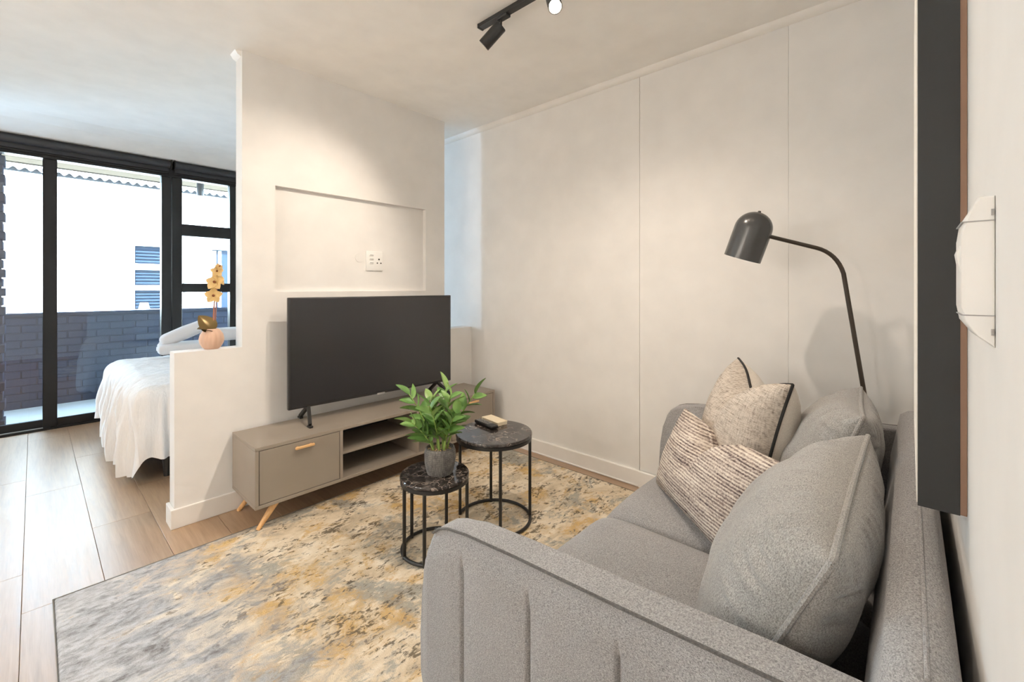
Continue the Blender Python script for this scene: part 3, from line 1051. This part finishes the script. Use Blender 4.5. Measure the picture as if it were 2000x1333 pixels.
# ------------------------------------------------------------------ sofa
SX0, SX1 = .70, 2.33
sf = empty('sofa', ((SX0 + SX1) / 2, .45, 0), 'grey woven two-seater sofa with channel-stitched arms against the wall', 'sofa')
b = BM(); box(b, SX0 + .06, SX1 - .06, .0, .84, .11, .27, .02, 2); obj('base', b, m_sofa, sf)
armp = [(-.02, .11), (.975, .11), (.986, .2), (.988, .3), (.980, .42), (.966, .51), (.948, .572), (.930, .600), (.905, .620), (.87, .633), (.80, .644), (.64, .657), (.41, .670), (.15, .688), (-.02, .70)]
for x0, x1, sg in ((SX0 + .012, SX0 + .085, -1), (SX1 - .085, SX1 - .012, 1)):
    b = BM(); prism(b, armp, 'X', x0, x1, .014, 3); arm = obj('arm', b, m_sofa, sf, angle=50)
    # padded outer panel with stitched channels
    xo = x0 if sg < 0 else x1
    b = BM()
    ny, nz = 330, 44
    seams = (.805, .595, .385, .175)
    def top(y):
        for (ya, za), (yb, zb) in zip(armp[2:], armp[3:]):
            if yb <= y <= ya:
                return za + (zb - za) * (y - ya) / (yb - ya)
        return .6
    gg = []
    for i in range(ny + 1):
        row = []
        y = -.01 + .988 * i / ny
        # front outline is curved: find highest z allowed
        for j in range(nz + 1):
            f = j / nz
            zt = top(min(y, .985)) - .012
            z = .12 + (zt - .12) * f
            edge = min(f * 8, (1 - f) * 9, 1, (i / ny) * 30, (1 - i / ny) * 26)
            puff = .020 * math.sqrt(max(0, edge)) if edge < 1 else .020
            dseam = min(abs(y - s) for s in seams)
            zf = max(0, min(1, (zt - .035 - z) / .05))
            puff -= .011 * math.exp(-(dseam / .0045) ** 2) * zf
            puff -= .004 * math.exp(-(dseam / .03) ** 2) * zf
            row.append(b.verts.new((xo + sg * (puff - .006), y, z)))
        gg.append(row)
    for i in range(ny):
        for j in range(nz):
            b.faces.new((gg[i][j], gg[i + 1][j], gg[i + 1][j + 1], gg[i][j + 1]))
    obj('channel_panel', b, m_sofa, arm, angle=80)
    b = BM(); tube(b, [(xo + sg * .001, y, z - .003) for y, z in armp[7:]], .0034, 8); obj('piping', b, m_seam, arm)
b = BM()
prism(b, [(-.055, .11), (-.058, .5), (-.050, .735), (-.040, .758), (-.02, .768), (.005, .765), (.028, .748), (.055, .60), (.07, .42), (.07, .11)], 'X', SX0 + .02, SX1 - .02, .02, 3)
bk = obj('backrest', b, m_sofa, sf, angle=60)
b = BM(); tube(b, [(SX0 + .03 + q * (SX1 - SX0 - .06) / 30, -.016, .768) for q in range(31)], .003, 8); obj('piping', b, m_sofa, bk)
for lx in (SX0 + .1, SX1 - .1):
    for ly in (.06, .78):
        b = BM(); lathe(b, [(.014, 0), (.022, .115)], (lx, ly, RZ if ly > .6 else 0), 14); obj('leg', b, m_blackmetal, sf)

def seat_cushion(x0, x1, y0, y1, z0, z1):
    b = BM()
    n = 40
    g_ = {}
    def P(u, v, s):
        k = .12
        def rnd(t):
            return t
        ex = (1 - abs(u) ** 9) ** .5 if abs(u) < 1 else 0
        ey = (1 - abs(v) ** 9) ** .5 if abs(v) < 1 else 0
        half = (z1 - z0) / 2
        zc = (z0 + z1) / 2
        cr = .022 * (1 - u * u) * (1 - v * v) if s > 0 else 0
        x = (x0 + x1) / 2 + (x1 - x0) / 2 * u * (1 - .006 * (1 - ey))
        y = (y0 + y1) / 2 + (y1 - y0) / 2 * v * (1 - .004 * (1 - ex))
        z = zc + s * half * ex * ey + cr + .004 * noise.noise((x * 6, y * 6, 2))
        return (x, y, z)
    def par(i):
        t = 2 * i / n - 1
        return math.sin(t * PI / 2) if abs(t) > 0 else 0
    top_ = [[b.verts.new(P(par(i), par(j), 1)) for j in range(n + 1)] for i in range(n + 1)]
    bot_ = [[top_[i][j] if i in (0, n) or j in (0, n) else b.verts.new(P(par(i), par(j), -1)) for j in range(n + 1)] for i in range(n + 1)]
    for i in range(n):
        for j in range(n):
            b.faces.new((top_[i][j], top_[i + 1][j], top_[i + 1][j + 1], top_[i][j + 1]))
            q = (bot_[i][j], bot_[i][j + 1], bot_[i + 1][j + 1], bot_[i + 1][j])
            if len(set(q)) == 4:
                try:
                    b.faces.new(q)
                except ValueError:
                    pass
    return obj('seat_cushion', b, m_sofa, sf, angle=180)
seat_cushion(SX0 + .088, 1.512, .07, .895, .25, .392)
seat_cushion(1.516, SX1 - .088, .07, .895, .25, .392)

# ------------------------------------------------------------------ loose cushions
def frame(center, n0, tilt, roll=0.0):
    n0 = Vector((n0[0], n0[1], 0)).normalized()
    up = Vector((0, 0, 1))
    x = up.cross(n0)
    n = n0 * math.cos(tilt) + up * math.sin(tilt)
    y = n.cross(x)
    M = Matrix((x, y, n)).transposed().to_4x4()
    return Matrix.Translation(center) @ M @ Matrix.Rotation(roll, 4, 'Z')

def cushion(name, M, w, h, t, mat_f, mat_b, pipe, pr, label, cat='cushion', chop=0.0, chopw=.35, pinch=.07, wr=.004, seed=0, group=None, power=.42, fr=1.0, br=1.0):
    e = bpy.data.objects.new(name, None)
    COL.objects.link(e)
    e.matrix_world = M
    loc, rot, _ = M.decompose()
    e.location = loc
    e.rotation_euler = rot.to_euler()
    tag(e, label, cat, group)
    n = 100
    def shape(u, v):
        x = w / 2 * u * (1 - pinch * (1 - v * v) * abs(u) ** 2)
        y = h / 2 * v * (1 - pinch * (1 - u * u) * abs(v) ** 2)
        if chop:
            y -= chop * math.exp(-(u / chopw) ** 2) * max(0, (v + .35) / 1.35) ** 1.4
        return x, y
    def thick(u, v):
        q = max(0, (1 - u * u) * (1 - v * v))
        th_ = t / 2 * q ** power
        if chop:
            th_ *= 1 - .35 * math.exp(-(u / (chopw * .4)) ** 2) * max(0, v + .3)
        return th_
    def par(i):
        return math.sin((2 * i / n - 1) * PI / 2)
    edge_pts = []
    for side, mat, nm, k_ in ((1, mat_f, 'front_panel', fr), (-1, mat_b, 'back_panel', br)):
        b = BM()
        g_ = []
        for i in range(n + 1):
            row = []
            for j in range(n + 1):
                u, v = par(i), par(j)
                x, y = shape(u, v)
                z = side * thick(u, v) * k_
                q = (1 - u * u) * (1 - v * v)
                # gathers running in from the seam
                near = max(0, 1 - q * 2.2)
                tang = (y * 55) if abs(u) > abs(v) else (x * 55)
                z += side * wr * near * min(1, q * 10) * (noise.noise((tang, 0, seed + side)) + .4 * noise.noise((tang * 2.3, 1, seed)))
                z += side * wr * 1.2 * noise.noise((x * 9, y * 9, seed + 7)) * min(1, q * 4)
                row.append(b.verts.new((x, y, z)))
            g_.append(row)
        for i in range(n):
            for j in range(n):
                b.faces.new((g_[i][j], g_[i + 1][j], g_[i + 1][j + 1], g_[i][j + 1]))
        if side > 0:
            idx = [(i, 0) for i in range(n)] + [(n, j) for j in range(n)] + [(i, n) for i in range(n, 0, -1)] + [(0, j) for j in range(n, 0, -1)]
            edge_pts = [g_[i][j].co.copy() for i, j in idx]
        obj(nm, b, mat, e, local=True, angle=180)
    pts = []
    for p in edge_pts:
        if not pts or (p - pts[-1]).length > .003:
            pts.append(p)
    b = BM(); tube(b, pts, pr, 8, closed=True); obj('piping', b, pipe, e, local=True)
    return e

cushion('back_cushion', frame((1.212, .185, .605), (0, 1), math.radians(24)), .77, .48, .30, m_backcush, m_backcush, m_backcush, .006,
        'large grey back cushion at the near end of the sofa', group='sofa back cushions', wr=.013, seed=3, pinch=.05, fr=1.1, br=.75)
cushion('back_cushion', frame((1.915, .205, .625), (-.06, 1), math.radians(20), math.radians(2)), .60, .49, .30, m_backcush, m_backcush, m_backcush, .006,
        'large grey back cushion at the far end of the sofa by the lamp', group='sofa back cushions', wr=.012, seed=11, pinch=.05, fr=1.0, br=.8)
cushion('throw_pillow', frame((1.955, .495, .655), (-.56, .83), math.radians(13), math.radians(-1)), .52, .53, .30, m_slub, m_pilback, m_pipe, .0055,
        'square greige linen pillow with black piping and a dented top', cat='pillow', chop=.085, chopw=.42, seed=21, wr=.005, pinch=.10)
cushion('throw_pillow', frame((1.685, .555, .545), (-.72, .70), math.radians(22), math.radians(1)), .63, .35, .20, m_knit, m_knit, m_knit, .006,
        'oblong black and cream ribbed knit pillow leaning on the linen pillow', cat='pillow', chop=.075, chopw=.22, seed=31, wr=.004, pinch=.08)

# ------------------------------------------------------------------ floor lamp
fl_ = empty('floor_lamp', (2.448, .045, 0), 'dark metal floor lamp with a domed shade leaning out from the corner', 'lamp')
b = BM(); lathe(b, [(.085, 0), (.086, .004), (.084, .016), (.02, .022), (.012, .03)], (2.448, .045, 0), 40); obj('base', b, m_lamp, fl_)
A0, A1 = Vector((2.449, .043, .02)), Vector((2.352, .211, 1.305))
B1 = Vector((2.205, .466, 1.474)); Kn = Vector((2.340, .233, 1.395))
pts = [A0, A0.lerp(A1, .5), A1]
for q in range(1, 8):
    t = q / 8
    C1 = Kn.lerp(B1, .30)
    pts.append(A1 * (1 - t) ** 2 + Kn * 2 * t * (1 - t) + C1 * t * t)
pts += [Kn.lerp(B1, .30), Kn.lerp(B1, .65), B1]
b = BM(); tube(b, pts, .0088, 14); obj('pole', b, m_pole, fl_)
axis = (RT * math.sin(math.radians(14)) + Vector((0, 0, 1)) * math.cos(math.radians(14)) - FW * .24).normalized()
SC = Vector((2.168, .528, 1.478))
Ms = Matrix.Translation(SC) @ axis.to_track_quat('Z', 'Y').to_matrix().to_4x4()
R_ = .077
prof = [(R_ - .002, -.108), (R_, -.108), (R_, .03)] + [(R_ * math.cos(a), .03 + .077 * math.sin(a)) for a in [PI / 2 * q / 12 for q in range(1, 12)]] + [(.004, .1069)]
b = BM(); lathe(b, prof + [(.003, .105)] + [((R_ - .002) * math.cos(a), .03 + .075 * math.sin(a)) for a in [PI / 2 * q / 12 for q in range(11, 0, -1)]], (0, 0, 0), 48, M=Ms, cap0=False, cap1=False)
sh = obj('lamp_shade', b, m_lamp, fl_)
b = BM(); lathe(b, [(.006, 0), (.007, .003), (.005, .008)], (0, 0, .105), 12, M=Ms); obj('finial', b, m_lamp, sh)
b = BM(); bmesh.ops.create_uvsphere(b, u_segments=16, v_segments=10, radius=.026, matrix=Ms @ Matrix.Translation((0, 0, -.04))); lathe(b, [(.016, 0), (.016, .05)], (0, 0, -.02), 16, M=Ms); obj('bulb', b, m_plastic_w, sh)
jp = SC + axis * -.0 + (B1 - SC).normalized() * .070
b = BM(); tube(b, [jp, B1 + (SC - B1).normalized() * .004], .006, 10); bmesh.ops.create_uvsphere(b, u_segments=12, v_segments=8, radius=.011, matrix=Matrix.Translation(jp + (B1 - SC).normalized() * .006)); obj('swivel_joint', b, m_lamp, fl_)

# ------------------------------------------------------------------ framed canvas and switch on the sofa wall
pf = empty('framed_canvas', (1.34, -.07, .868), 'white canvas in a deep black frame hanging over the sofa', 'picture')
PX0, PX1, PZ0, PZ1 = 1.03, 1.66, .868, 1.95
b = BM()
box(b, PX0, PX0 + .012, -.0615, -.010, PZ0, PZ1); box(b, PX1 - .012, PX1, -.0615, -.010, PZ0, PZ1)
box(b, PX0 + .012, PX1 - .012, -.0615, -.010, PZ0, PZ0 + .012); box(b, PX0 + .012, PX1 - .012, -.0615, -.010, PZ1 - .012, PZ1)
obj('frame', b, m_pframe, pf, smooth=False)
b = BM(); box(b, PX0 + .004, PX1 - .004, -.0105, -.0085, PZ0 + .004, PZ1 - .004); obj('canvas', b, m_canvas, pf, smooth=False)
b = BM(); box(b, PX0 + .0005, PX1 - .0005, -.0695, -.0616, PZ0 + .001, PZ1 - .001); obj('backing', b, m_pback, pf, smooth=False)

iw = empty('isolator_switch', (.75, -.07, 1.178), 'white plastic isolator switch on the near wall at the right edge', 'switch')
zA, zB = 1.178, 1.347
prof = [(-.07, zA), (-.056, zA + .012), (-.046, zA + .028), (-.0435, zA + .045), (-.0435, zB - .045), (-.046, zB - .024), (-.054, zB - .008), (-.057, zB), (-.07, zB)]
b = BM(); prism(b, prof, 'X', .714, .79, .003, 2); obj('housing', b, m_plastic_w, iw, angle=30)
for z in (zA + .035, zB - .028):
    b = BM(); prism(b, [(-.0698, z), (-.0435, z), (-.0435, z + .0012), (-.0698, z + .0012)], 'X', .7132, .79); obj('seam_line', b, m_btn, iw, smooth=False)
b = BM(); prism(b, [(-.0436, 1.262), (-.0405, 1.285), (-.0436, 1.295)], 'X', .735, .765); obj('rocker', b, m_plastic_w, iw, smooth=False)
for z in (zB - .018, zA + .018):
    b = BM(); box(b, .7128, .7138, -.0688, -.0665, z - .004, z + .003); obj('cable_knockout', b, m_btn, iw, smooth=False)

# ------------------------------------------------------------------ track lights
TXc = 1.553
tk = empty('track_rail', (TXc, .9, HC), 'black lighting track fixed along the ceiling', 'track')
b = BM(); box(b, TXc - .018, TXc + .018, .15, 1.63, HC - .022, HC, .002, 1); obj('rail', b, m_blackmetal, tk, smooth=False)
b = BM(); box(b, TXc - .019, TXc + .019, 1.63, 1.642, HC - .023, HC, .002, 1); obj('end_cap', b, m_blackmetal, tk)

def track_spot(y, aim, power, label, lit=True, lit_type='SPOT', head=None, size=math.radians(110), blend=.9, stem=.045, L=.125, R=.031, beam=None):
    e = empty('track_spotlight', (TXc, y, HC - .022), label, 'spotlight', group='track spotlights')
    b = BM(); box(b, TXc - .016, TXc + .016, y - .05, y + .02, HC - .036, HC - .0222, .002, 1); obj('adapter', b, m_blackmetal, e)
    z1 = HC - .036 - stem
    b = BM(); tube(b, [(TXc, y, HC - .036), (TXc, y, z1)], .005, 8); obj('stem', b, m_blackmetal, e)
    aim = Vector(aim).normalized()
    back = Vector(head) if head else Vector((TXc, y, z1)) - aim * .01
    M = Matrix.Translation(back) @ aim.to_track_quat('Z', 'Y').to_matrix().to_4x4()
    b = BM(); lathe(b, [(R - .003, 0), (R, .003), (R, L), (R - .003, L), (R - .004, L - .012), (.002, L - .013)], (0, 0, 0), 28, M=M, cap1=True); obj('housing', b, m_blackmetal, e)
    b = BM(); lathe(b, [(.002, L - .010), (R - .006, L - .0098), (R - .006, L - .0068), (.002, L - .0065)], (0, 0, 0), 24, M=M); obj('lens', b, m_bulb, e)
    ld = bpy.data.lights.new('spot_lamp', lit_type)
    ld.energy = power
    ld.color = WARM
    ld.shadow_soft_size = .022
    if lit_type == 'SPOT':
        ld.spot_size = size
        ld.spot_blend = blend
    lo = bpy.data.objects.new('spot_lamp', ld)
    lo.location = back + aim * (L + .022)
    lo.rotation_euler = (Vector(beam) if beam else aim).to_track_quat('-Z', 'Y').to_euler()
    COL.objects.link(lo)
    return e
track_spot(1.489, (-.035, .085, -.078), SPOT_W * 2.5, 'black track spotlight tilted towards the television wall', head=(1.553, 1.487, 2.537), size=math.radians(78), blend=.8)
track_spot(1.20, (-.40, -.42, -.70), SPOT_W * 2.7, 'lit track spotlight shining into the room beside the tilted one', head=(1.56, 1.18, 2.545), size=math.radians(146), blend=1.0, beam=(.02, .05, -1))
track_spot(.72, (.45, .15, -.95), SPOT_W * .15, 'black track spotlight added out of view, aimed at the bare back wall', size=math.radians(120))  # extra fill spot further along the track, out of view
track_spot(.34, (-.35, .25, -.85), SPOT_W * .6, 'black track spotlight added out of view, aimed down at the sofa', size=math.radians(130))  # second added fill spot, also beyond the frame

for px_, py_, lb in ((-1.75, 1.35, 'white globe lamp added out of view as fill light nearer the sofa wall'), (-1.75, 2.2, 'white globe lamp added out of view as fill light nearer the balcony')):  # globes behind the camera, added to supply the room's fill light
    cl = empty('fill_globe_lamp', (px_, py_, HC), lb, 'lamp', group='added fill globes')
    b = BM(); lathe(b, [(.05, -.025), (.055, -.02), (.055, 0)], (px_, py_, HC), 24); obj('canopy', b, m_plastic_w, cl)
    b = BM(); tube(b, [(px_, py_, HC - .02), (px_, py_, 1.84)], .003, 8); obj('cord', b, m_blackmetal, cl)
    b = BM(); lathe(b, [(.02, 0), (.03, .01), (.03, .05), (.012, .06)], (px_, py_, 1.79), 20); obj('cap', b, m_blackmetal, cl)
    b = BM(); bmesh.ops.create_uvsphere(b, u_segments=24, v_segments=16, radius=.1, matrix=Matrix.Translation((px_, py_, 1.70))); obj('globe', b, m_fill_globe, cl)
